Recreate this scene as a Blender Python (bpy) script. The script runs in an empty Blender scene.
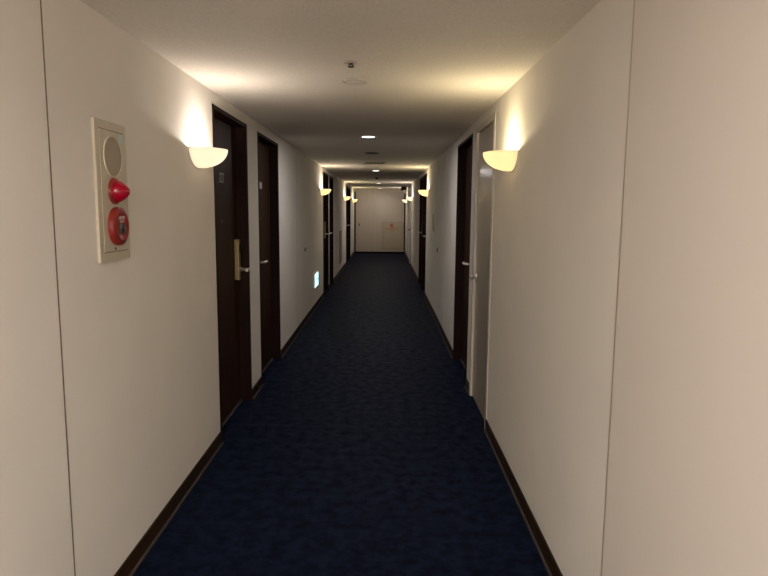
import bpy, bmesh, math, random
from mathutils import Vector, Matrix

scene = bpy.context.scene
COL = scene.collection
random.seed(7)
PI = math.pi

# ------------------------------------------------------------------ geometry of the place (metres)
XL, XR = -1.0387, 0.7113          # wall planes
ZC = 2.195                        # ceiling height
Y0, Y1 = -4.5, 21.1               # corridor ends
XM = (XL + XR) / 2
RECESS = 0.08                     # how far door leaves sit back from the wall plane
DOOR_TOP = 2.12

# ------------------------------------------------------------------ materials
def new_mat(name):
    m = bpy.data.materials.new(name)
    m.use_nodes = True
    nt = m.node_tree
    return m, nt, nt.nodes['Principled BSDF']

def plain(name, col, rough=0.5, metal=0.0, spec=0.5, noise=0.0, nscale=40.0, bump=0.0, bscale=300.0, emit=None, estr=0.0):
    m, nt, p = new_mat(name)
    p.inputs['Base Color'].default_value = (*col, 1)
    p.inputs['Roughness'].default_value = rough
    p.inputs['Metallic'].default_value = metal
    p.inputs['Specular IOR Level'].default_value = spec
    tc = nt.nodes.new('ShaderNodeTexCoord')
    if noise:
        n = nt.nodes.new('ShaderNodeTexNoise'); n.inputs['Scale'].default_value = nscale
        n.inputs['Detail'].default_value = 3
        nt.links.new(tc.outputs['Object'], n.inputs['Vector'])
        r = nt.nodes.new('ShaderNodeValToRGB')
        r.color_ramp.elements[0].position = 0.3; r.color_ramp.elements[1].position = 0.7
        r.color_ramp.elements[0].color = (*[c * (1 - noise) for c in col], 1)
        r.color_ramp.elements[1].color = (*[min(1, c * (1 + noise)) for c in col], 1)
        nt.links.new(n.outputs['Fac'], r.inputs['Fac']); nt.links.new(r.outputs['Color'], p.inputs['Base Color'])
    if bump:
        n2 = nt.nodes.new('ShaderNodeTexNoise'); n2.inputs['Scale'].default_value = bscale
        n2.inputs['Detail'].default_value = 4
        nt.links.new(tc.outputs['Object'], n2.inputs['Vector'])
        b = nt.nodes.new('ShaderNodeBump'); b.inputs['Strength'].default_value = bump; b.inputs['Distance'].default_value = 0.002
        nt.links.new(n2.outputs['Fac'], b.inputs['Height']); nt.links.new(b.outputs['Normal'], p.inputs['Normal'])
    if emit:
        p.inputs['Emission Color'].default_value = (*emit, 1); p.inputs['Emission Strength'].default_value = estr
    return m

def wood(name, dark, light, rough=0.35):
    m, nt, p = new_mat(name)
    tc = nt.nodes.new('ShaderNodeTexCoord')
    mp = nt.nodes.new('ShaderNodeMapping'); mp.inputs['Scale'].default_value = (60, 60, 1.6)
    n = nt.nodes.new('ShaderNodeTexNoise'); n.inputs['Scale'].default_value = 1.0; n.inputs['Detail'].default_value = 5
    r = nt.nodes.new('ShaderNodeValToRGB')
    r.color_ramp.elements[0].position = 0.3; r.color_ramp.elements[1].position = 0.72
    r.color_ramp.elements[0].color = (*dark, 1); r.color_ramp.elements[1].color = (*light, 1)
    nt.links.new(tc.outputs['Object'], mp.inputs['Vector']); nt.links.new(mp.outputs['Vector'], n.inputs['Vector'])
    nt.links.new(n.outputs['Fac'], r.inputs['Fac']); nt.links.new(r.outputs['Color'], p.inputs['Base Color'])
    p.inputs['Roughness'].default_value = rough
    p.inputs['Specular IOR Level'].default_value = 0.10
    return m

def carpet_mat():
    m, nt, p = new_mat('navy_carpet')
    tc = nt.nodes.new('ShaderNodeTexCoord')
    fine = nt.nodes.new('ShaderNodeTexNoise'); fine.inputs['Scale'].default_value = 260; fine.inputs['Detail'].default_value = 3
    big = nt.nodes.new('ShaderNodeTexNoise'); big.inputs['Scale'].default_value = 14; big.inputs['Detail'].default_value = 5
    big.inputs['Roughness'].default_value = 0.65
    mix = nt.nodes.new('ShaderNodeMix'); mix.data_type = 'FLOAT'; mix.inputs[0].default_value = 0.7
    for n in (fine, big): nt.links.new(tc.outputs['Object'], n.inputs['Vector'])
    nt.links.new(fine.outputs['Fac'], mix.inputs[2]); nt.links.new(big.outputs['Fac'], mix.inputs[3])
    r = nt.nodes.new('ShaderNodeValToRGB')
    r.color_ramp.elements[0].position = 0.42; r.color_ramp.elements[1].position = 0.60
    r.color_ramp.elements[0].color = (CARPET[0]*0.45, CARPET[1]*0.45, CARPET[2]*0.45, 1)
    r.color_ramp.elements[1].color = (CARPET[0]*1.65, CARPET[1]*1.65, CARPET[2]*1.6, 1)
    nt.links.new(mix.outputs[0], r.inputs['Fac']); nt.links.new(r.outputs['Color'], p.inputs['Base Color'])
    p.inputs['Roughness'].default_value = 0.52
    p.inputs['Specular IOR Level'].default_value = 0.13
    p.inputs['Specular Tint'].default_value = (0.45, 0.62, 1.0, 1)
    p.inputs['Sheen Weight'].default_value = 0.042
    p.inputs['Sheen Roughness'].default_value = 0.5
    p.inputs['Sheen Tint'].default_value = (0.36, 0.50, 0.95, 1)
    mr = nt.nodes.new('ShaderNodeMapRange'); mr.inputs[1].default_value = 0.38; mr.inputs[2].default_value = 0.64
    mr.inputs[3].default_value = 0.003; mr.inputs[4].default_value = 0.026
    nt.links.new(mix.outputs[0], mr.inputs[0]); nt.links.new(mr.outputs[0], p.inputs['Specular IOR Level'])
    b = nt.nodes.new('ShaderNodeBump'); b.inputs['Strength'].default_value = 0.35; b.inputs['Distance'].default_value = 0.003
    nt.links.new(fine.outputs['Fac'], b.inputs['Height']); nt.links.new(b.outputs['Normal'], p.inputs['Normal'])
    return m

def glass_mat(name, tint, estr):
    """opal glass of a lit lamp: scatters the bulb's light through and glows"""
    m = bpy.data.materials.new(name); m.use_nodes = True
    nt = m.node_tree; nt.nodes.clear()
    out = nt.nodes.new('ShaderNodeOutputMaterial')
    d = nt.nodes.new('ShaderNodeBsdfDiffuse'); d.inputs['Color'].default_value = (0.40, 0.38, 0.34, 1)
    t = nt.nodes.new('ShaderNodeBsdfTranslucent'); t.inputs['Color'].default_value = (*[0.8*c for c in tint], 1)
    mx = nt.nodes.new('ShaderNodeMixShader'); mx.inputs[0].default_value = 0.60
    e = nt.nodes.new('ShaderNodeEmission'); e.inputs['Color'].default_value = (*tint, 1); e.inputs['Strength'].default_value = estr
    ad = nt.nodes.new('ShaderNodeAddShader')
    nt.links.new(d.outputs[0], mx.inputs[1]); nt.links.new(t.outputs[0], mx.inputs[2])
    nt.links.new(mx.outputs[0], ad.inputs[0]); nt.links.new(e.outputs[0], ad.inputs[1])
    nt.links.new(ad.outputs[0], out.inputs['Surface'])
    return m

CARPET = (0.0030, 0.0046, 0.0135)
K_POINT, K_BOWL, K_NEAR, K_DL, K_FILL = 2.0, 0.55, 0.4, 0.92, 17.5
M = {}
M['wallpaper'] = plain('cream_wallpaper', (0.79, 0.752, 0.69), 0.8, spec=0.25, noise=0.02, nscale=3, bump=0.25, bscale=420)
M['ceiling'] = plain('textured_ceiling', (0.72, 0.67, 0.60), 0.9, spec=0.2, noise=0.07, nscale=120, bump=0.9, bscale=130)
M['carpet'] = carpet_mat()
M['door_wood'] = wood('dark_brown_wood', (0.0220, 0.0084, 0.0040), (0.042, 0.0180, 0.0092), 0.50)
M['frame_wood'] = wood('dark_brown_frame', (0.0095, 0.0026, 0.0014), (0.017, 0.0048, 0.0026), 0.55)
M['base_wood'] = wood('baseboard_brown', (0.020, 0.010, 0.0045), (0.036, 0.019, 0.009), 0.45)
M['binding'] = plain('carpet_edge_binding', (0.06, 0.045, 0.04), 0.7)
M['beige_steel'] = plain('beige_painted_steel', (0.46, 0.41, 0.34), 0.20, spec=0.5)
M['end_steel'] = plain('end_door_beige', (0.50, 0.45, 0.385), 0.5, spec=0.4)
M['fire_door'] = plain('fire_door_paint', (0.72, 0.665, 0.60), 0.55, spec=0.35)
M['white_frame'] = plain('cream_door_frame', (0.56, 0.50, 0.42), 0.35)
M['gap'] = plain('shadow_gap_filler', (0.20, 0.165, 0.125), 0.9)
M['cab'] = plain('cabinet_beige', (0.47, 0.41, 0.31), 0.45)
M['cab_side'] = plain('cabinet_taupe', (0.34, 0.29, 0.22), 0.5)
M['brass'] = plain('aged_brass', (0.27, 0.21, 0.10), 0.5, metal=0.6)
M['chrome'] = plain('satin_chrome', (0.66, 0.60, 0.54), 0.34, metal=1.0)
M['plate'] = plain('number_plate_metal', (0.34, 0.30, 0.27), 0.4, metal=0.5)
M['plate_dark'] = plain('number_plate_inset', (0.05, 0.035, 0.03), 0.4)
M['black'] = plain('black_plastic', (0.012, 0.011, 0.010), 0.5)
M['dark_grey'] = plain('dark_grille', (0.09, 0.08, 0.07), 0.7)
M['ivory'] = plain('ivory_panel', (0.56, 0.505, 0.39), 0.42)
M['grille'] = plain('speaker_grille_cloth', (0.38, 0.33, 0.24), 0.75, bump=0.6, bscale=700)
M['red'] = plain('red_plastic', (0.24, 0.018, 0.013), 0.35)
M['red_lens'] = plain('red_lens', (0.33, 0.003, 0.020), 0.10)
M['white'] = plain('white_plastic', (0.75, 0.72, 0.66), 0.4)
M['dull_white'] = plain('off_white_plastic', (0.55, 0.50, 0.44), 0.35)
M['mint'] = plain('pale_blue_sticker', (0.45, 0.62, 0.64), 0.4)
M['emblem'] = plain('red_emblem_paint', (0.42, 0.05, 0.03), 0.5)
M['lamp_lens'] = plain('downlight_lens', (0.9, 0.9, 0.88), 0.4, emit=(1.0, 0.93, 0.84), estr=5.0)
M['sign_face'] = plain('sign_lit_face', (0.8, 0.9, 0.9), 0.3, emit=(0.50, 0.95, 1.0), estr=2.6)
M['sign_green'] = plain('sign_lit_green', (0.02, 0.3, 0.2), 0.3, emit=(0.01, 0.32, 0.26), estr=0.9)
def bulb_mat():
    m = bpy.data.materials.new('clear_bulb_glass'); m.use_nodes = True
    nt = m.node_tree; nt.nodes.clear()
    out = nt.nodes.new('ShaderNodeOutputMaterial')
    t = nt.nodes.new('ShaderNodeBsdfTransparent'); g = nt.nodes.new('ShaderNodeBsdfGlossy'); g.inputs['Roughness'].default_value = 0.1
    mx = nt.nodes.new('ShaderNodeMixShader'); mx.inputs[0].default_value = 0.06
    e = nt.nodes.new('ShaderNodeEmission'); e.inputs['Color'].default_value = (1.0, 0.85, 0.6, 1); e.inputs['Strength'].default_value = 1.5
    ad = nt.nodes.new('ShaderNodeAddShader')
    nt.links.new(t.outputs[0], mx.inputs[1]); nt.links.new(g.outputs[0], mx.inputs[2])
    nt.links.new(mx.outputs[0], ad.inputs[0]); nt.links.new(e.outputs[0], ad.inputs[1]); nt.links.new(ad.outputs[0], out.inputs['Surface'])
    return m
M['bulb'] = bulb_mat()
M['sconce_a'] = glass_mat('opal_glass_white', (1.0, 0.88, 0.72), 0.78*K_BOWL)
M['sconce_b'] = glass_mat('opal_glass_yellow', (1.0, 0.86, 0.56), 0.78*K_BOWL)

# ------------------------------------------------------------------ mesh helpers
def box(bm, a, b, mi=0, bevel=0.0):
    x0, x1 = sorted((a[0], b[0])); y0, y1 = sorted((a[1], b[1])); z0, z1 = sorted((a[2], b[2]))
    vs = [bm.verts.new(p) for p in ((x0,y0,z0),(x1,y0,z0),(x1,y1,z0),(x0,y1,z0),(x0,y0,z1),(x1,y0,z1),(x1,y1,z1),(x0,y1,z1))]
    fs = [bm.faces.new([vs[i] for i in q]) for q in ((3,2,1,0),(4,5,6,7),(0,1,5,4),(1,2,6,5),(2,3,7,6),(3,0,4,7))]
    for f in fs: f.material_index = mi
    if bevel > 0:
        es = list({e for f in fs for e in f.edges})
        r = bmesh.ops.bevel(bm, geom=es, offset=bevel, segments=2, affect='EDGES', profile=0.7)
        for f in r['faces']: f.material_index = mi
    return fs

def lathe(bm, prof, n=32, axis='Z', origin=(0,0,0), mi=0, smooth=True, flip=1):
    """prof: (radius, height) pairs; the shape is turned about axis ('X','Y','Z'); flip=-1 mirrors the height"""
    rings = []
    def pt(r, h, a):
        c, s = r*math.cos(a), r*math.sin(a)
        h = h*flip
        v = {'Z': (c, s, h), 'X': (h, c, s), 'Y': (c, h, s)}[axis]
        return (v[0]+origin[0], v[1]+origin[1], v[2]+origin[2])
    for r, h in prof:
        if r < 1e-6: rings.append([bm.verts.new(pt(0, h, 0))])
        else: rings.append([bm.verts.new(pt(r, h, 2*PI*k/n)) for k in range(n)])
    new = []
    for A, B in zip(rings, rings[1:]):
        for k in range(n):
            q = [A[k % len(A)], A[(k+1) % len(A)], B[(k+1) % len(B)], B[k % len(B)]]
            u = []
            for v in q:
                if v not in u: u.append(v)
            if len(u) >= 3:
                f = bm.faces.new(u); f.smooth = smooth; f.material_index = mi; new.append(f)
    return new

def tube(bm, pts, r, n=12, mi=0):
    pts = [Vector(p) for p in pts]
    rings = []
    for i, p in enumerate(pts):
        d = (pts[min(i+1, len(pts)-1)] - pts[max(i-1, 0)]).normalized()
        u = d.orthogonal().normalized() if i == 0 else (u - d*u.dot(d)).normalized()
        w = d.cross(u)
        rr = r[i] if isinstance(r, (list, tuple)) else r
        rings.append([bm.verts.new(p + (u*math.cos(2*PI*k/n) + w*math.sin(2*PI*k/n))*rr) for k in range(n)])
    for A, B in zip(rings, rings[1:]):
        for k in range(n):
            f = bm.faces.new((A[k], A[(k+1) % n], B[(k+1) % n], B[k])); f.smooth = True; f.material_index = mi
    bm.faces.new(rings[0][::-1]).material_index = mi; bm.faces.new(rings[-1]).material_index = mi

def prism(bm, poly, o0, o1, mi=0):
    """poly in (y, z); extruded along x from o0 to o1"""
    A = [bm.verts.new((o0, y, z)) for y, z in poly]; B = [bm.verts.new((o1, y, z)) for y, z in poly]
    bm.faces.new(A).material_index = mi; bm.faces.new(B[::-1]).material_index = mi
    n = len(poly)
    for k in range(n):
        bm.faces.new((A[k], B[k], B[(k+1) % n], A[(k+1) % n])).material_index = mi

def obj(name, bm, mats, parent=None, loc=None):
    me = bpy.data.meshes.new(name)
    bmesh.ops.recalc_face_normals(bm, faces=bm.faces)
    bm.to_mesh(me); bm.free()
    for m in (mats if isinstance(mats, (list, tuple)) else [mats]): me.materials.append(m)
    o = bpy.data.objects.new(name, me); COL.objects.link(o)
    if loc is not None: o.location = loc
    if parent is not None: o.parent = parent
    return o

def tag(o, label=None, cat=None, group=None, kind=None):
    if label: o['label'] = label
    if cat: o['category'] = cat
    if group: o['group'] = group
    if kind: o['kind'] = kind
    return o

def thing(name, loc, label, cat, group=None, kind=None, rotz=0.0):
    o = bpy.data.objects.new(name, None); COL.objects.link(o)
    o.location = loc; o.rotation_euler = (0, 0, rotz); o.empty_display_size = 0.05
    return tag(o, label, cat, group, kind)

def copy_thing(root, loc, label, group=None, rotz=None):
    r = root.copy(); COL.objects.link(r); r.location = loc
    if rotz is not None: r.rotation_euler = (0, 0, rotz)
    r['label'] = label
    if group: r['group'] = group
    for ch in list(root.children):
        c = ch.copy(); COL.objects.link(c); c.parent = r
        for g in ch.children:
            d = g.copy(); COL.objects.link(d); d.parent = c
    return r

# A thing hung on the left wall is built facing +X; on the right wall it is the same, turned half round.
def wall_place(side, y, z=0.0):
    return ((XL if side < 0 else XR), y, z), (0.0 if side < 0 else PI)

# ------------------------------------------------------------------ the shell
LEFT_DOORS = [(3.755, 4.675), (5.06, 6.02), (10.35, 11.36), (11.52, 12.40), (16.55, 17.57), (17.59, 18.60)]
RIGHT_DOORS = [(5.07, 6.07), (10.48, 11.48), (11.50, 12.50)]
SERVICE = [(4.03, 4.87), (16.15, 17.10)]
THICK = 0.20

def build_wall(name, side, opens, label):
    bm = bmesh.new()
    X = XL if side < 0 else XR
    Xo = X + side*THICK
    y = Y0
    for a, b, top in sorted(opens):
        box(bm, (X, y, 0), (Xo, a, ZC)); box(bm, (X, a, top), (Xo, b, ZC)); y = b
    box(bm, (X, y, 0), (Xo, Y1, ZC))
    return tag(obj(name, bm, M['wallpaper']), label, 'wall', kind='structure')

build_wall('wall_left', -1, [(a, b, DOOR_TOP) for a, b in LEFT_DOORS],
           'long cream papered corridor wall on the left with the red alarm panel')
build_wall('wall_right', 1, [(a, b, DOOR_TOP) for a, b in RIGHT_DOORS] + [(a, b, 2.13) for a, b in SERVICE],
           'long cream papered corridor wall on the right with the grey service door')
bm = bmesh.new(); box(bm, (XL-THICK, Y1, 0), (XR+THICK, Y1+0.15, ZC))
tag(obj('wall_far', bm, M['wallpaper']), 'end wall of the corridor behind the beige double doors', 'wall', kind='structure')
bm = bmesh.new(); box(bm, (XL-THICK, Y0-0.15, 0), (XR+THICK, Y0, ZC))
tag(obj('wall_back', bm, M['wallpaper']), 'cream wall closing the corridor behind the viewer', 'wall', kind='structure')
bm = bmesh.new(); box(bm, (XL-THICK, Y0-0.15, -0.12), (XR+THICK, Y1+0.15, 0))
tag(obj('floor', bm, M['carpet']), 'dark navy blue carpet running the length of the corridor', 'floor', kind='structure')
bm = bmesh.new(); box(bm, (XL-THICK, Y0-0.15, ZC), (XR+THICK, Y1+0.15, ZC+0.12))
tag(obj('ceiling', bm, M['ceiling']), 'low textured off-white ceiling over the corridor', 'ceiling', kind='structure')

def build_base(name, side, runs, label):
    bm = bmesh.new()
    X = XL if side < 0 else XR
    s = -side
    for a, b in runs:
        box(bm, (X, a, 0), (X + s*0.009, b, 0.083), 0, 0.002)
        box(bm, (X + s*0.009, a, 0), (X + s*0.017, b, 0.012), 1)
    return tag(obj(name, bm, [M['base_wood'], M['binding']]), label, 'baseboard', kind='structure')

def gaps(opens, a0, b0):
    out = []; y = a0
    for a, b in sorted(opens):
        out.append((y, a)); y = b
    out.append((y, b0)); return out
build_base('baseboard_left', -1, gaps(LEFT_DOORS, Y0, Y1-0.06), 'dark brown baseboard along the foot of the left wall')
build_base('baseboard_right', 1, gaps(RIGHT_DOORS + SERVICE, 1.86, Y1-0.06), 'dark brown baseboard along the foot of the right wall')

# ------------------------------------------------------------------ guest room doors (facing +X in their own frame)
def guest_door(n, side, y0, y1, lock, label, plate, cards=True):
    """lock: +1 = lock at the far end of the corridor, -1 = at the near end"""
    yc = (y0+y1)/2; w = y1-y0; h = w/2
    loc, rot = wall_place(side, yc)
    root = thing('door_%d' % n, loc, label, 'door', group='dark wood guest room doors', kind='structure', rotz=rot)
    m = 1 if side < 0 else -1           # local +Y is corridor +Y on the left wall, -Y on the right
    lk = lock*m
    F = 0.026
    bm = bmesh.new()
    box(bm, (-0.14, -h, 0), (0.004, -h+F, DOOR_TOP), 0, 0.002); box(bm, (-0.14, h-F, 0), (0.004, h, DOOR_TOP), 0, 0.002)
    box(bm, (-0.14, -h+F, DOOR_TOP-F), (0.004, h-F, DOOR_TOP), 0, 0.002)
    # stops the leaf closes against
    for s in (-1, 1): box(bm, (-RECESS-0.045, s*(h-F), 0), (-RECESS-0.03, s*(h-F-0.012), DOOR_TOP-F))
    obj('door_frame', bm, M['frame_wood'], root)
    bm = bmesh.new()
    L = h-F-0.003
    box(bm, (-RECESS-0.03, -L, 0.014), (-RECESS, L, DOOR_TOP-F-0.003), 0, 0.002)
    obj('door_leaf', bm, M['door_wood'], root)
    bm = bmesh.new(); box(bm, (-RECESS-0.05, -h+F, 0), (-RECESS+0.014, h-F, 0.007), 0, 0.002)
    obj('threshold', bm, M['binding'], root)
    # brass lock body with a lever
    ye = lk*(L-0.075)
    bm = bmesh.new(); box(bm, (-RECESS, ye-0.030, 0.965), (-RECESS+0.034, ye+0.030, 1.268), 0, 0.006)
    lkp = obj('lock_plate', bm, M['brass'], root); tag(lkp, 'tall brass lock plate')
    bm = bmesh.new(); box(bm, (-RECESS+0.034, ye-0.012, 1.17), (-RECESS+0.0365, ye+0.012, 1.23), 0, 0.001)
    obj('card_slot', bm, M['black'], lkp)
    bm = bmesh.new()
    xo = -RECESS+0.034
    tube(bm, [(xo, ye, 1.045), (xo+0.004, ye, 1.045), (xo+0.006, ye, 1.045)], [0.022, 0.022, 0.014], 20)
    tube(bm, [(xo+0.005, ye, 1.045), (xo+0.050, ye, 1.045), (xo+0.063, ye-lk*0.006, 1.045), (xo+0.069, ye-lk*0.022, 1.045),
              (xo+0.071, ye-lk*0.07, 1.047), (xo+0.071, ye-lk*0.098, 1.048)], [0.012, 0.012, 0.0135, 0.014, 0.0135, 0.011], 14)
    tag(obj('lever_handle', bm, M['chrome'], root), 'chrome lever handle')
    if plate:
        bm = bmesh.new()
        box(bm, (-RECESS, -0.055, 1.672), (-RECESS+0.006, 0.055, 1.738), 0, 0.002)
        box(bm, (-RECESS+0.006, -0.044, 1.683), (-RECESS+0.0075, 0.044, 1.727), 1)
        obj('number_plate', bm, [M['plate'], M['plate_dark'] if plate == 1 else M['white']], root)
        bm = bmesh.new()
        lathe(bm, [(0.0, 0.004), (0.006, 0.004), (0.010, 0.003), (0.011, 0)], 16, 'X', (-RECESS, 0, 1.41))
        obj('peephole', bm, M['brass'], root)
    return root

guest_door(1, -1, *LEFT_DOORS[0], 1, 'first dark wood door on the left wall, beside the nearest lamp', 1)
guest_door(2, -1, *LEFT_DOORS[1], -1, 'second dark wood door on the left wall, pale number plate', 2)
guest_door(3, -1, *LEFT_DOORS[2], 1, 'third dark wood door on the left wall, just beyond the second left lamp', 2)
guest_door(4, -1, *LEFT_DOORS[3], -1, 'fourth dark wood door on the left wall, past a narrow strip of wall', 2)
guest_door(5, -1, *LEFT_DOORS[4], 1, 'fifth dark wood door on the left wall, beyond the third left lamp', 2)
guest_door(6, -1, *LEFT_DOORS[5], -1, 'last dark wood door on the left wall, nearest the corridor end', 2)
guest_door(7, 1, *RIGHT_DOORS[0], -1, 'first dark wood door on the right wall, next to the grey service door', 2)
guest_door(8, 1, *RIGHT_DOORS[1], -1, 'second dark wood door on the right wall, beside the second right lamp', 2)
guest_door(9, 1, *RIGHT_DOORS[2], 1, 'farthest dark wood door on the right wall', 2)

# ------------------------------------------------------------------ beige service doors on the right wall
def service_door(n, y0, y1, label, knob):
    yc = (y0+y1)/2; h = (y1-y0)/2
    loc, rot = wall_place(1, yc)
    root = thing('door_%d' % n, loc, label, 'door', group='beige service doors', kind='structure', rotz=rot)
    F = 0.055; top = 2.13
    bm = bmesh.new()
    box(bm, (-0.14, -h, 0), (0.006, -h+F, top), 0, 0.003); box(bm, (-0.14, h-F, 0), (0.006, h, top), 0, 0.003)
    box(bm, (-0.14, -h+F, top-0.04), (0.006, h-F, top), 0, 0.003)
    obj('door_frame', bm, M['white_frame'], root)
    bm = bmesh.new(); L = h-F-0.004
    box(bm, (-0.05, -L, 0.012), (-0.012, L, top-0.046), 0, 0.003)
    obj('door_leaf', bm, M['beige_steel'], root)
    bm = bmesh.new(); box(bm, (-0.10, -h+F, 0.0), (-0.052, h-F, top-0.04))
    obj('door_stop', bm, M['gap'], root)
    bm = bmesh.new(); yk = -L+0.065           # far end of the corridor in this turned frame
    if knob:
        lathe(bm, [(0.024, 0), (0.024, 0.004), (0.010, 0.007), (0.009, 0.022), (0.018, 0.028), (0.022, 0.038), (0.020, 0.047), (0.010, 0.051), (0, 0.052)],
              24, 'X', (-0.012, yk, 0.985))
        obj('door_knob', bm, M['chrome'], root)
    else:
        tube(bm, [(-0.012, yk, 0.96), (0.045, yk, 0.96), (0.058, yk+0.012, 0.96), (0.060, yk+0.13, 0.96)], 0.011, 12)
        tag(obj('lever_handle', bm, M['brass'], root), 'dull brass lever handle')
    return root
service_door(10, *SERVICE[0], 'glossy grey-beige service door under the nearest right lamp', True)
service_door(11, *SERVICE[1], 'plain beige service door on the right near the corridor end', False)

# ------------------------------------------------------------------ fire door leaves folded flat along both walls, nearest the viewer
def fire_leaf(n, side, y_edge, label, mat, thick):
    X = XL if side < 0 else XR; s = -side
    root = thing('door_%d' % n, (X, y_edge, 0), label, 'door', kind='structure')
    bm = bmesh.new()
    # flush leaf beside the wall, a thin gap along its free edge
    box(bm, (0, -3.0, 0.0), (s*thick, -0.007, ZC-0.002), 0, 0.0015)
    obj('door_leaf', bm, mat, root)
    bm = bmesh.new(); box(bm, (0, -0.007, 0.0), (s*0.001, 0.003 if side < 0 else 0.015, ZC-0.002))
    obj('edge_seal', bm, M['gap'] if side < 0 else M['cab'], root)
fire_leaf(12, -1, 1.925, 'cream fire door leaf lying flush in the left wall before the alarm panel', M['wallpaper'], 0.0022)
fire_leaf(13, 1, 1.829, 'smooth beige fire door leaf lying along the near right wall', M['fire_door'], 0.006)

# ------------------------------------------------------------------ double doors closing the far end
root = thing('door_14', (XM, Y1, 0), 'pair of pale beige steel doors closing the far end of the corridor', 'door', kind='structure')
hw = (XR-XL)/2
bm = bmesh.new()
for s in (-1, 1): box(bm, (s*hw, -0.055, 0), (s*(hw-0.045), 0, 2.10 if s < 0 else 2.05), 0, 0.003)
box(bm, (-hw+0.045, -0.045, 0), (hw-0.045, 0, 0.055), 0, 0.002)
obj('door_frame', bm, M['frame_wood'], root)
def endx(x): return x - XM
for nm, a, b, z1 in (('door_leaf', XL+0.048, -0.540, 2.188), ('centre_strip', -0.536, -0.320, 2.188), ('door_leaf', -0.314, XR-0.048, 2.188)):
    bm = bmesh.new(); box(bm, (endx(a), -0.035, 0.057), (endx(b), -0.002, z1), 0, 0.003)
    obj(nm, bm, M['end_steel'], root)
bm = bmesh.new(); lathe(bm, [(0.022, 0), (0.022, 0.006), (0.014, 0.012), (0.014, 0.02), (0, 0.021)], 20, 'Y', (endx(-0.880), -0.035, 0.965), flip=-1)
box(bm, (endx(-0.900), -0.037, 0.925), (endx(-0.860), -0.035, 1.02), 0)
obj('lock', bm, M['dark_grey'], root)

# ------------------------------------------------------------------ hydrant cabinets
cab = thing('hydrant_cabinet', (0.296, Y1-0.035, 0.138), 'beige hydrant cabinet door with a red emblem on the end doors', 'cabinet')
bm = bmesh.new()
W2, H = 0.367, 0.935
for a, b in (((-W2, -0.014, 0), (-W2+0.02, 0, H)), ((W2-0.02, -0.014, 0), (W2, 0, H)), ((-W2+0.02, -0.014, 0), (W2-0.02, 0, 0.02)), ((-W2+0.02, -0.014, H-0.02), (W2-0.02, 0, H))):
    box(bm, a, b, 0, 0.002)
obj('cabinet_frame', bm, M['cab_side'], cab)
bm = bmesh.new(); box(bm, (-W2+0.022, -0.010, 0.022), (W2-0.022, 0, H-0.022), 0, 0.002)
obj('cabinet_door', bm, M['cab'], cab)
bm = bmesh.new()   # round red emblem: a broken ring with a flame-like bar
ez = 0.957-0.138; ex = 0.257-0.296
segs = 24
for k in range(segs):
    a0, a1 = 2*PI*k/segs, 2*PI*(k+1)/segs
    if k in (22, 23, 0, 1): continue
    v = [bm.verts.new((ex+r*math.cos(a), -0.0125, ez+r*math.sin(a))) for r, a in ((0.035, a0), (0.068, a0), (0.068, a1), (0.035, a1))]
    v2 = [bm.verts.new((p.co.x, -0.010, p.co.z)) for p in v]
    bm.faces.new(v); bm.faces.new(v2[::-1])
    for i in range(4): bm.faces.new((v[i], v2[i], v2[(i+1) % 4], v[(i+1) % 4]))
box(bm, (ex-0.018, -0.0125, ez-0.018), (ex+0.022, -0.010, ez+0.018)); box(bm, (ex+0.01, -0.0125, ez-0.055), (ex+0.05, -0.010, ez-0.028))
tag(obj('emblem', bm, M['emblem'], cab), 'round red emblem')
bm = bmesh.new()   # two lines of lettering too small to read
rr = random.Random(3)
def marks(bm, x0, x1, z, h, n, y0=-0.0125, y1=-0.010):
    p = (x1-x0)/n
    for k in range(n):
        a = x0+k*p; w = p*0.78
        box(bm, (a, y0, z+h*0.40), (a+w, y1, z+h*0.58)); box(bm, (a+w*0.42, y0, z-h*0.5), (a+w*0.58, y1, z+h*0.4))
        if rr.random() < 0.6: box(bm, (a, y0, z-h*0.5), (a+w*0.9, y1, z-h*0.36))
        if rr.random() < 0.5: box(bm, (a, y0, z-h*0.10), (a+w*0.42, y1, z+h*0.06))
marks(bm, 0.02-0.296, 0.50-0.296, 0.835-0.138, 0.05, 9)
tag(obj('lettering', bm, M['emblem'], cab), 'line of red lettering under the emblem')
bm = bmesh.new()
marks(bm, 0.19-0.296, 0.33-0.296, 0.752-0.138, 0.03, 6)
tag(obj('lettering', bm, M['emblem'], cab), 'shorter line of small red lettering')

def wall_hatch(name, side, y0, y1, z0, z1, label, cat, mats, keyhole=False, d=0.008):
    loc, rot = wall_place(side, (y0+y1)/2, z0)
    r = thing(name, loc, label, cat, rotz=rot)
    h = (y1-y0)/2; H = z1-z0
    bm = bmesh.new()
    for a, b in (((0, -h, 0), (d+0.004, -h+0.015, H)), ((0, h-0.015, 0), (d+0.004, h, H)), ((0, -h+0.015, 0), (d+0.004, h-0.015, 0.015)), ((0, -h+0.015, H-0.015), (d+0.004, h-0.015, H))):
        box(bm, a, b, 0, 0.002)
    obj('frame', bm, mats[0], r)
    bm = bmesh.new(); box(bm, (0, -h+0.017, 0.017), (d, h-0.017, H-0.017), 0, 0.002)
    obj('hatch_door', bm, mats[1], r)
    if keyhole:
        bm = bmesh.new(); lathe(bm, [(0.014, 0), (0.014, 0.004), (0.006, 0.006), (0, 0.006)], 16, 'X', (d, h*0.7, H*0.5))
        obj('latch', bm, M['chrome'], r)
    return r
wall_hatch('hose_cabinet', -1, 14.0, 14.62, 0.24, 1.0, 'low taupe wall cabinet on the left between the third and fourth door pairs', 'cabinet', (M['cab_side'], M['cab_side']), True, 0.012)
wall_hatch('access_hatch', 1, 8.62, 9.02, 1.19, 1.455, 'small beige access hatch on the right wall above the lock', 'hatch', (M['white_frame'], M['cab']), True, 0.005)

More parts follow.
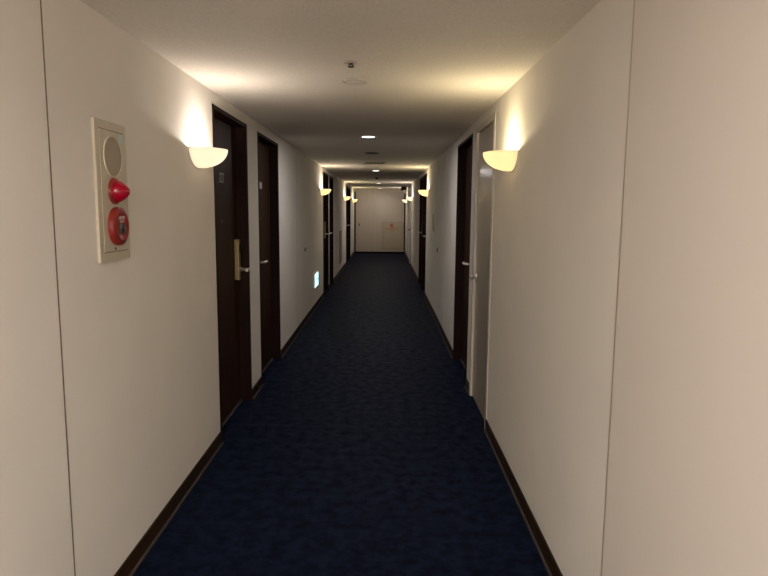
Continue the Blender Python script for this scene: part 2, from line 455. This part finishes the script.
# concealed shaft doors: papered flush leaves with only a hairline seam and a small lock
def shaft_door(n, side, y0, y1, ylock, label):
    loc, rot = wall_place(side, (y0+y1)/2, 0.09)
    r = thing('door_%d' % n, loc, label, 'door', group='concealed shaft doors', kind='structure', rotz=rot)
    h = (y1-y0)/2
    m = 1 if side < 0 else -1
    bm = bmesh.new(); box(bm, (0, -h, 0), (0.003, h, 2.04), 0, 0.001)
    obj('door_leaf', bm, M['wallpaper'], r)
    bm = bmesh.new()
    for s in (-1, 1): box(bm, (0, s*h, 0), (0.0012, s*(h+0.005), 2.045))
    obj('seam', bm, M['gap'], r)
    bm = bmesh.new(); lathe(bm, [(0.026, 0), (0.026, 0.006), (0.020, 0.012), (0, 0.012)], 20, 'X', (0.003, m*(ylock-(y0+y1)/2), 0.975-0.09))
    obj('lock', bm, M['dark_grey'], r)
shaft_door(15, -1, 7.25, 8.23, 7.94, 'concealed papered shaft door on the left wall with a small dark lock')
shaft_door(16, 1, 7.35, 8.32, 8.08, 'concealed papered shaft door on the right wall with a small dark lock')

# power outlet low on the right wall
loc, rot = wall_place(1, 7.06, 0.30)
o = thing('power_outlet', loc, 'small beige power outlet low on the right wall', 'outlet', rotz=rot)
bm = bmesh.new(); box(bm, (0, -0.037, -0.06), (0.006, 0.037, 0.06), 0, 0.002)
obj('cover_plate', bm, M['cab'], o)
for z in (-0.022, 0.022):
    bm = bmesh.new(); box(bm, (0.006, -0.012, z-0.013), (0.0072, 0.012, z+0.013), 0, 0.0005)
    obj('socket', bm, M['dull_white'], o)
o.location.y = 7.78

# ------------------------------------------------------------------ wall lamps
RA, RB, RH = 0.158, 0.168, 0.102
def make_sconce(mat, name='wall_lamp'):
    r = thing(name, (0, 0, 0), '', 'wall lamp')
    del_label = r
    nt_, np_ = 28, 12
    bm = bmesh.new()
    outer, inner = [], []
    def P(a, t, k):
        # a: 0..pi round the half rim, t: 0 rim .. 1 bottom
        c = math.cos(t*PI/2)**0.92; s = math.sin(t*PI/2)**1.05
        return ((RA-k)*math.sin(a)*c, -(RB-k)*math.cos(a)*c, -(RH-k)*s if k else -RH*s)
    for lst, k in ((outer, 0.0), (inner, 0.005)):
        for j in range(np_+1):
            t = j/np_
            if j == np_: lst.append([bm.verts.new(P(PI/2, 1.0, k))]); continue
            lst.append([bm.verts.new(P(PI*i/nt_, t, k)) for i in range(nt_+1)])
    for lst in (outer, inner):
        for A, B in zip(lst, lst[1:]):
            for i in range(nt_):
                q = [A[i], A[i+1]] + ([B[i+1], B[i]] if len(B) > 1 else [B[0]])
                bm.faces.new(q).smooth = True
    for i in range(nt_): bm.faces.new((outer[0][i], outer[0][i+1], inner[0][i+1], inner[0][i]))
    # close the two cut edges that meet the wall
    for e in (0, nt_):
        for j in range(np_):
            a, b = outer[j][e], outer[j+1][e if len(outer[j+1]) > 1 else 0]
            c, d = inner[j+1][e if len(inner[j+1]) > 1 else 0], inner[j][e]
            bm.faces.new((a, b, c, d))
    g = obj('glass_bowl', bm, mat, r, (0.004, 0, 0))
    bm = bmesh.new()      # slim back plate that follows the bowl's outline on the wall
    n = 24
    pts = [(RB*1.05*math.cos(PI+PI*k/n), RH*1.07*math.sin(PI+PI*k/n)-0.002) for k in range(n+1)]
    prism(bm, pts, 0.0, 0.004)
    obj('back_plate', bm, M['dull_white'], r)
    bm = bmesh.new()
    lathe(bm, [(0.014, -0.086), (0.014, -0.074), (0.010, -0.070), (0.019, -0.060), (0.022, -0.048), (0.018, -0.036), (0.008, -0.028), (0, -0.027)], 16, 'Z', (0.108, 0, 0.022))
    obj('bulb', bm, M['bulb'], r)
    return r

SC_Z = 1.822
def bulb_light(root_loc, side, col, power):
    ld = bpy.data.lights.new('sconce_bulb_light', 'POINT'); ld.energy = power; ld.color = col; ld.shadow_soft_size = 0.012
    lo = bpy.data.objects.new('sconce_bulb_light', ld); COL.objects.link(lo)
    lo.location = (root_loc[0] - side*0.108, root_loc[1], root_loc[2] - 0.020)
    return lo

sc_a = make_sconce(M['sconce_a']); sc_b = make_sconce(M['sconce_b'])
WARM, YEL, PINK = (1.0, 0.84, 0.64), (1.0, 0.83, 0.52), (1.0, 0.87, 0.75)
SP = 5.2
sconces = [
    (-1, 3.45, sc_a, PINK, 'half-bowl wall lamp on the left wall beside the alarm panel and first door'),
    (-1, 10.08, sc_b, WARM, 'half-bowl wall lamp on the left wall just before the third dark door'),
    (-1, 15.85, sc_b, YEL, 'half-bowl wall lamp on the left wall just before the fifth dark door'),
    (-1, 19.90, sc_b, YEL, 'leftmost half-bowl wall lamp at the far end, closest to the end doors'),
    (1, 3.49, sc_b, YEL, 'half-bowl wall lamp on the right wall beside the glossy service door'),
    (1, 10.20, sc_b, YEL, 'half-bowl wall lamp on the right wall just before the second dark door'),
    (1, 15.85, sc_a, PINK, 'half-bowl wall lamp on the right wall by the far beige service door'),
    (1, 19.70, sc_a, PINK, 'half-bowl wall lamp on the right wall closest to the end doors'),
]
used = set()
for side, y, proto, col, lab in sconces:
    loc, rot = wall_place(side, y, SC_Z)
    if proto.name not in used:
        used.add(proto.name); proto.location = loc; proto.rotation_euler = (0, 0, rot); proto['label'] = lab; proto['group'] = 'half-bowl wall lamps'
    else: copy_thing(proto, loc, lab, 'half-bowl wall lamps', rot)
    bulb_light(loc, side, col, SP*K_POINT)

# ------------------------------------------------------------------ ceiling fittings
def downlight():
    r = thing('downlight', (0, 0, 0), '', 'downlight', 'recessed downlights')
    bm = bmesh.new()
    lathe(bm, [(0.060, -0.001), (0.062, -0.006), (0.078, -0.004), (0.082, 0.0)], 40, 'Z')
    obj('trim_ring', bm, M['white'], r)
    bm = bmesh.new(); lathe(bm, [(0, -0.007), (0.03, -0.0068), (0.063, -0.0050)], 40, 'Z')
    obj('lens', bm, M['lamp_lens'], r)
    return r
dl = downlight()
DLP = 9.0
DL_COL = (1.0, 0.945, 0.925)
for i, (y, lab, k) in enumerate(((6.0, 'nearest round downlight glowing in the ceiling', K_DL), (11.15, 'second round downlight, beyond the square ceiling vent', K_DL),
                              (16.45, 'third round downlight far along the ceiling', K_DL), (20.3, 'farthest round downlight by the end doors', K_DL*0.6),
                              (0.85, 'round downlight in the ceiling just above the viewer', K_NEAR), (-2.1, 'unseen fill downlight added in the ceiling behind the viewer', K_FILL),
                              (-3.9, 'rearmost unseen fill downlight added in the ceiling behind the viewer', K_FILL))):  # last two are unseen, added far stronger to fill the near walls
    if i == 0: dl.location = (XM, y, ZC); dl['label'] = lab
    else: copy_thing(dl, (XM, y, ZC), lab)
    ld = bpy.data.lights.new('downlight_beam', 'AREA'); ld.shape = 'DISK'; ld.size = 0.12
    ld.energy = DLP * k; ld.color = DL_COL
    lo = bpy.data.objects.new('downlight_beam', ld); COL.objects.link(lo); lo.location = (XM, y, ZC-0.009)

sp = thing('sprinkler', (XM-0.003, 3.02, ZC), 'small dark sprinkler head on the near ceiling', 'sprinkler')
bm = bmesh.new(); lathe(bm, [(0, 0), (0.040, 0), (0.038, -0.004), (0.014, -0.007), (0.012, -0.001)], 28, 'Z'); obj('escutcheon', bm, M['dull_white'], sp)
bm = bmesh.new(); tube(bm, [(0, 0, -0.004), (0, 0, -0.012)], [0.010, 0.008], 14)
for s in (-1, 1): tube(bm, [(s*0.007, 0, -0.010), (s*0.011, 0, -0.015), (s*0.004, 0, -0.021)], 0.0025, 8)
obj('body', bm, M['black'], sp)
bm = bmesh.new(); lathe(bm, [(0, -0.024), (0.015, -0.023), (0.016, -0.020), (0, -0.019)], 18, 'Z'); obj('deflector', bm, M['black'], sp)

sd = thing('smoke_detector', (XM-0.003, 3.44, ZC), 'flat round off-white smoke detector behind the sprinkler', 'detector')
bm = bmesh.new(); lathe(bm, [(0, 0), (0.068, 0), (0.068, -0.007), (0.060, -0.011), (0.050, -0.012)], 40, 'Z'); obj('base', bm, M['dull_white'], sd)
bm = bmesh.new(); lathe(bm, [(0.052, -0.012), (0.046, -0.015), (0.030, -0.017), (0, -0.0175)], 36, 'Z'); obj('cover', bm, M['white'], sd)

cs = thing('ceiling_speaker', (XM, 7.72, ZC), 'round dark ceiling speaker behind the nearest downlight', 'speaker')
bm = bmesh.new(); lathe(bm, [(0.080, 0), (0.092, 0), (0.090, -0.006), (0.080, -0.008), (0.078, -0.004)], 36, 'Z'); obj('ring', bm, M['dark_grey'], cs)
bm = bmesh.new(); lathe(bm, [(0.079, -0.004), (0.04, -0.005), (0, -0.0055)], 36, 'Z'); obj('grille', bm, M['dark_grey'], cs)

cv = thing('ceiling_vent', (XM, 9.28, ZC), 'square slatted vent in the ceiling before the second downlight', 'vent')
bm = bmesh.new(); s = 0.168
for a, b in (((-s, -s, -0.012), (s, -s+0.025, 0)), ((-s, s-0.025, -0.012), (s, s, 0)), ((-s, -s+0.025, -0.012), (-s+0.025, s-0.025, 0)), ((s-0.025, -s+0.025, -0.012), (s, s-0.025, 0))):
    box(bm, a, b, 0, 0.003)
obj('frame', bm, M['dull_white'], cv)
bm = bmesh.new()
for k in range(9):
    y = -s+0.035+k*0.033
    box(bm, (-s+0.025, y-0.006, -0.010), (s-0.025, y+0.006, -0.002))
obj('slats', bm, M['cab_side'], cv)

d2 = thing('smoke_detector', (XM-0.02, 13.66, ZC), 'tiny dark detector on the ceiling between second and third downlights', 'detector')
bm = bmesh.new(); lathe(bm, [(0, 0), (0.05, 0), (0.048, -0.012), (0.03, -0.016)], 24, 'Z'); obj('base', bm, M['dark_grey'], d2)
bm = bmesh.new(); lathe(bm, [(0.03, -0.016), (0.026, -0.034), (0, -0.038)], 24, 'Z'); obj('cover', bm, M['dark_grey'], d2)

dc = thing('ceiling_box', (0.570, 18.7, ZC), 'small dark box hanging under the ceiling at the far right corner', 'box')
bm = bmesh.new(); box(bm, (-0.088, -0.05, -0.125), (0.088, 0.05, -0.012), 0, 0.006); obj('housing', bm, M['black'], dc)
bm = bmesh.new(); box(bm, (-0.04, -0.03, -0.012), (0.04, 0.03, 0)); obj('bracket', bm, M['dark_grey'], dc)

# ------------------------------------------------------------------ fire alarm panel on the left wall
PY, PZ0, PZ1 = 2.335, 1.297, 1.815
loc, rot = wall_place(-1, PY, 0)
ap = thing('fire_alarm_panel', (XL, PY, PZ0), 'ivory fire alarm panel with red lamp and red call button on the left wall', 'alarm panel')
H = PZ1-PZ0; h = 0.131
bm = bmesh.new()
box(bm, (0, -h, 0), (0.012, h, H), 0, 0.004)
obj('panel_frame', bm, M['ivory'], ap)
bm = bmesh.new()   # thin dark outline round the inner cover
for a, b in (((0.012, -0.104, 0.034), (0.0128, 0.104, 0.037)), ((0.012, -0.104, H-0.034), (0.0128, 0.104, H-0.031)), ((0.012, -0.104, 0.037), (0.0128, -0.1015, H-0.034)), ((0.012, 0.1015, 0.037), (0.0128, 0.104, H-0.034))):
    box(bm, a, b)
obj('seam', bm, M['gap'], ap)
bm = bmesh.new(); box(bm, (0.012, -0.101, 0.0375), (0.0145, 0.101, H-0.0345), 0, 0.001)
obj('cover_plate', bm, M['ivory'], ap)
x0 = 0.0145
gc = 2.334-PY
bm = bmesh.new(); lathe(bm, [(0.078, 0), (0.078, 0.003), (0.074, 0.005), (0.072, 0.003)], 40, 'X', (x0, gc, 1.688-PZ0)); gr = obj('speaker_ring', bm, M['ivory'], ap)
bm = bmesh.new(); lathe(bm, [(0.072, 0.002), (0.04, 0.0035), (0, 0.004)], 40, 'X', (x0, gc, 1.688-PZ0)); obj('speaker_grille', bm, M['grille'], ap)
bm = bmesh.new(); lathe(bm, [(0.050, 0), (0.050, 0.007), (0.046, 0.011), (0.038, 0.012)], 36, 'X', (x0, gc, 1.560-PZ0)); ab = obj('lamp_base', bm, M['red'], ap)
bm = bmesh.new(); lathe(bm, [(0.041, 0.010), (0.041, 0.018), (0.036, 0.030), (0.027, 0.043), (0.017, 0.053), (0.008, 0.058), (0, 0.060)], 36, 'X', (x0, gc, 1.560-PZ0))
tag(obj('alarm_lamp', bm, M['red_lens'], ap), 'glossy red cone-shaped indicator lamp')
bm = bmesh.new(); lathe(bm, [(0.073, 0), (0.073, 0.012), (0.070, 0.019), (0.062, 0.023), (0.048, 0.024), (0.045, 0.021), (0, 0.021)], 44, 'X', (x0, gc+0.006, 1.428-PZ0))
cb = obj('call_button', bm, M['red'], ap); tag(cb, 'round red manual call button')
bm = bmesh.new(); lathe(bm, [(0.024, 0.021), (0.024, 0.026), (0.019, 0.027), (0.018, 0.023), (0, 0.023)], 6, 'X', (x0, gc+0.010, 1.418-PZ0), smooth=False); obj('press_ring', bm, M['dark_grey'], cb)
bm = bmesh.new(); lathe(bm, [(0.015, 0.023), (0.013, 0.0255), (0, 0.0265)], 20, 'X', (x0, gc+0.010, 1.418-PZ0)); obj('push_disc', bm, M['black'], cb)
def xmarks(bm, y0, y1, z, h, n, x):
    p = (y1-y0)/n
    for k in range(n):
        a = y0+k*p; w = p*0.8
        box(bm, (x, a, z+h*0.3), (x+0.0006, a+w, z+h*0.5)); box(bm, (x, a+w*0.4, z-h*0.5), (x+0.0006, a+w*0.62, z+h*0.3)); box(bm, (x, a, z-h*0.5), (x+0.0006, a+w, z-h*0.3))
bm = bmesh.new(); xmarks(bm, gc-0.020, gc+0.036, 1.460-PZ0, 0.010, 5, x0+0.0212); obj('lettering', bm, M['white'], cb)
bm = bmesh.new(); xmarks(bm, gc-0.012, gc+0.030, 1.446-PZ0, 0.007, 4, x0+0.0212)
obj('lettering', bm, M['white'], cb)
bm = bmesh.new(); box(bm, (x0, 0.062, 1.742-PZ0), (x0+0.0008, 0.092, 1.778-PZ0))
tag(obj('sticker', bm, M['mint'], ap), 'pale blue inspection sticker')
bm = bmesh.new(); lathe(bm, [(0.006, 0), (0.006, 0.002), (0, 0.003)], 14, 'X', (x0, gc-0.01, 1.344-PZ0)); obj('cover_screw', bm, M['dark_grey'], ap)

# ------------------------------------------------------------------ low glowing exit guide sign on the left wall
es = thing('exit_sign', (XL, 9.05, 0.455), 'low glowing pale cyan exit guide sign on the left wall', 'sign')
bm = bmesh.new(); box(bm, (0, -0.215, -0.105), (0.030, 0.215, 0.105), 0, 0.004); obj('housing', bm, M['white'], es)
bm = bmesh.new(); box(bm, (0.030, -0.205, -0.096), (0.0335, 0.205, 0.096), 0, 0.001); obj('lit_panel', bm, M['sign_face'], es)
bm = bmesh.new(); fx0, fx1 = 0.0335, 0.0345    # running figure and an arrow
def P2(poly): prism(bm, poly, fx0, fx1)
P2([(-0.055+0.014*math.cos(2*PI*k/12), 0.062+0.014*math.sin(2*PI*k/12)) for k in range(12)])
P2([(-0.070, 0.044), (-0.040, 0.044), (-0.058, -0.012), (-0.085, -0.012)])
P2([(-0.040, 0.044), (-0.012, 0.012), (-0.020, 0.006), (-0.046, 0.030)]); P2([(-0.070, 0.044), (-0.105, 0.020), (-0.099, 0.013), (-0.068, 0.030)])
P2([(-0.060, -0.012), (-0.030, -0.034), (-0.042, -0.075), (-0.054, -0.072), (-0.046, -0.040), (-0.076, -0.022)])
P2([(-0.085, -0.012), (-0.066, -0.012), (-0.098, -0.062), (-0.130, -0.060), (-0.130, -0.048), (-0.104, -0.048)])
P2([(-0.172, 0.08), (-0.150, 0.08), (-0.150, -0.08), (-0.172, -0.08)])
P2([(0.045, 0.014), (0.105, 0.014), (0.105, 0.045), (0.165, 0.0), (0.105, -0.045), (0.105, -0.014), (0.045, -0.014)])
obj('pictogram', bm, M['sign_green'], es)

# ------------------------------------------------------------------ camera
F_PX = 610.0
cam_d = bpy.data.cameras.new('camera'); cam = bpy.data.objects.new('camera', cam_d); COL.objects.link(cam)
cam_d.sensor_fit = 'HORIZONTAL'; cam_d.sensor_width = 36.0; cam_d.lens = F_PX*36.0/768.0
cam_d.clip_start = 0.05; cam_d.clip_end = 100
cam.matrix_world = Matrix.Translation((0, 0, 1.5)) @ Matrix.Rotation(math.radians(90-7.33), 4, 'X') @ Matrix.Rotation(math.radians(0.5), 4, 'Z')
scene.camera = cam

# ------------------------------------------------------------------ world and colour
w = bpy.data.worlds.new('world'); scene.world = w; w.use_nodes = True
w.node_tree.nodes['Background'].inputs['Color'].default_value = (0, 0, 0, 1)
w.node_tree.nodes['Background'].inputs['Strength'].default_value = 0
scene.view_settings.view_transform = 'Standard'; scene.view_settings.look = 'None'
scene.view_settings.gamma = 1.0; scene.view_settings.use_curve_mapping = False
scene.view_settings.exposure = 0.0
cy = scene.cycles
cy.max_bounces = 12; cy.diffuse_bounces = 8; cy.transmission_bounces = 8; cy.glossy_bounces = 4
cy.sample_clamp_indirect = 3.0; cy.caustics_reflective = False; cy.caustics_refractive = False
cy.use_denoising = True
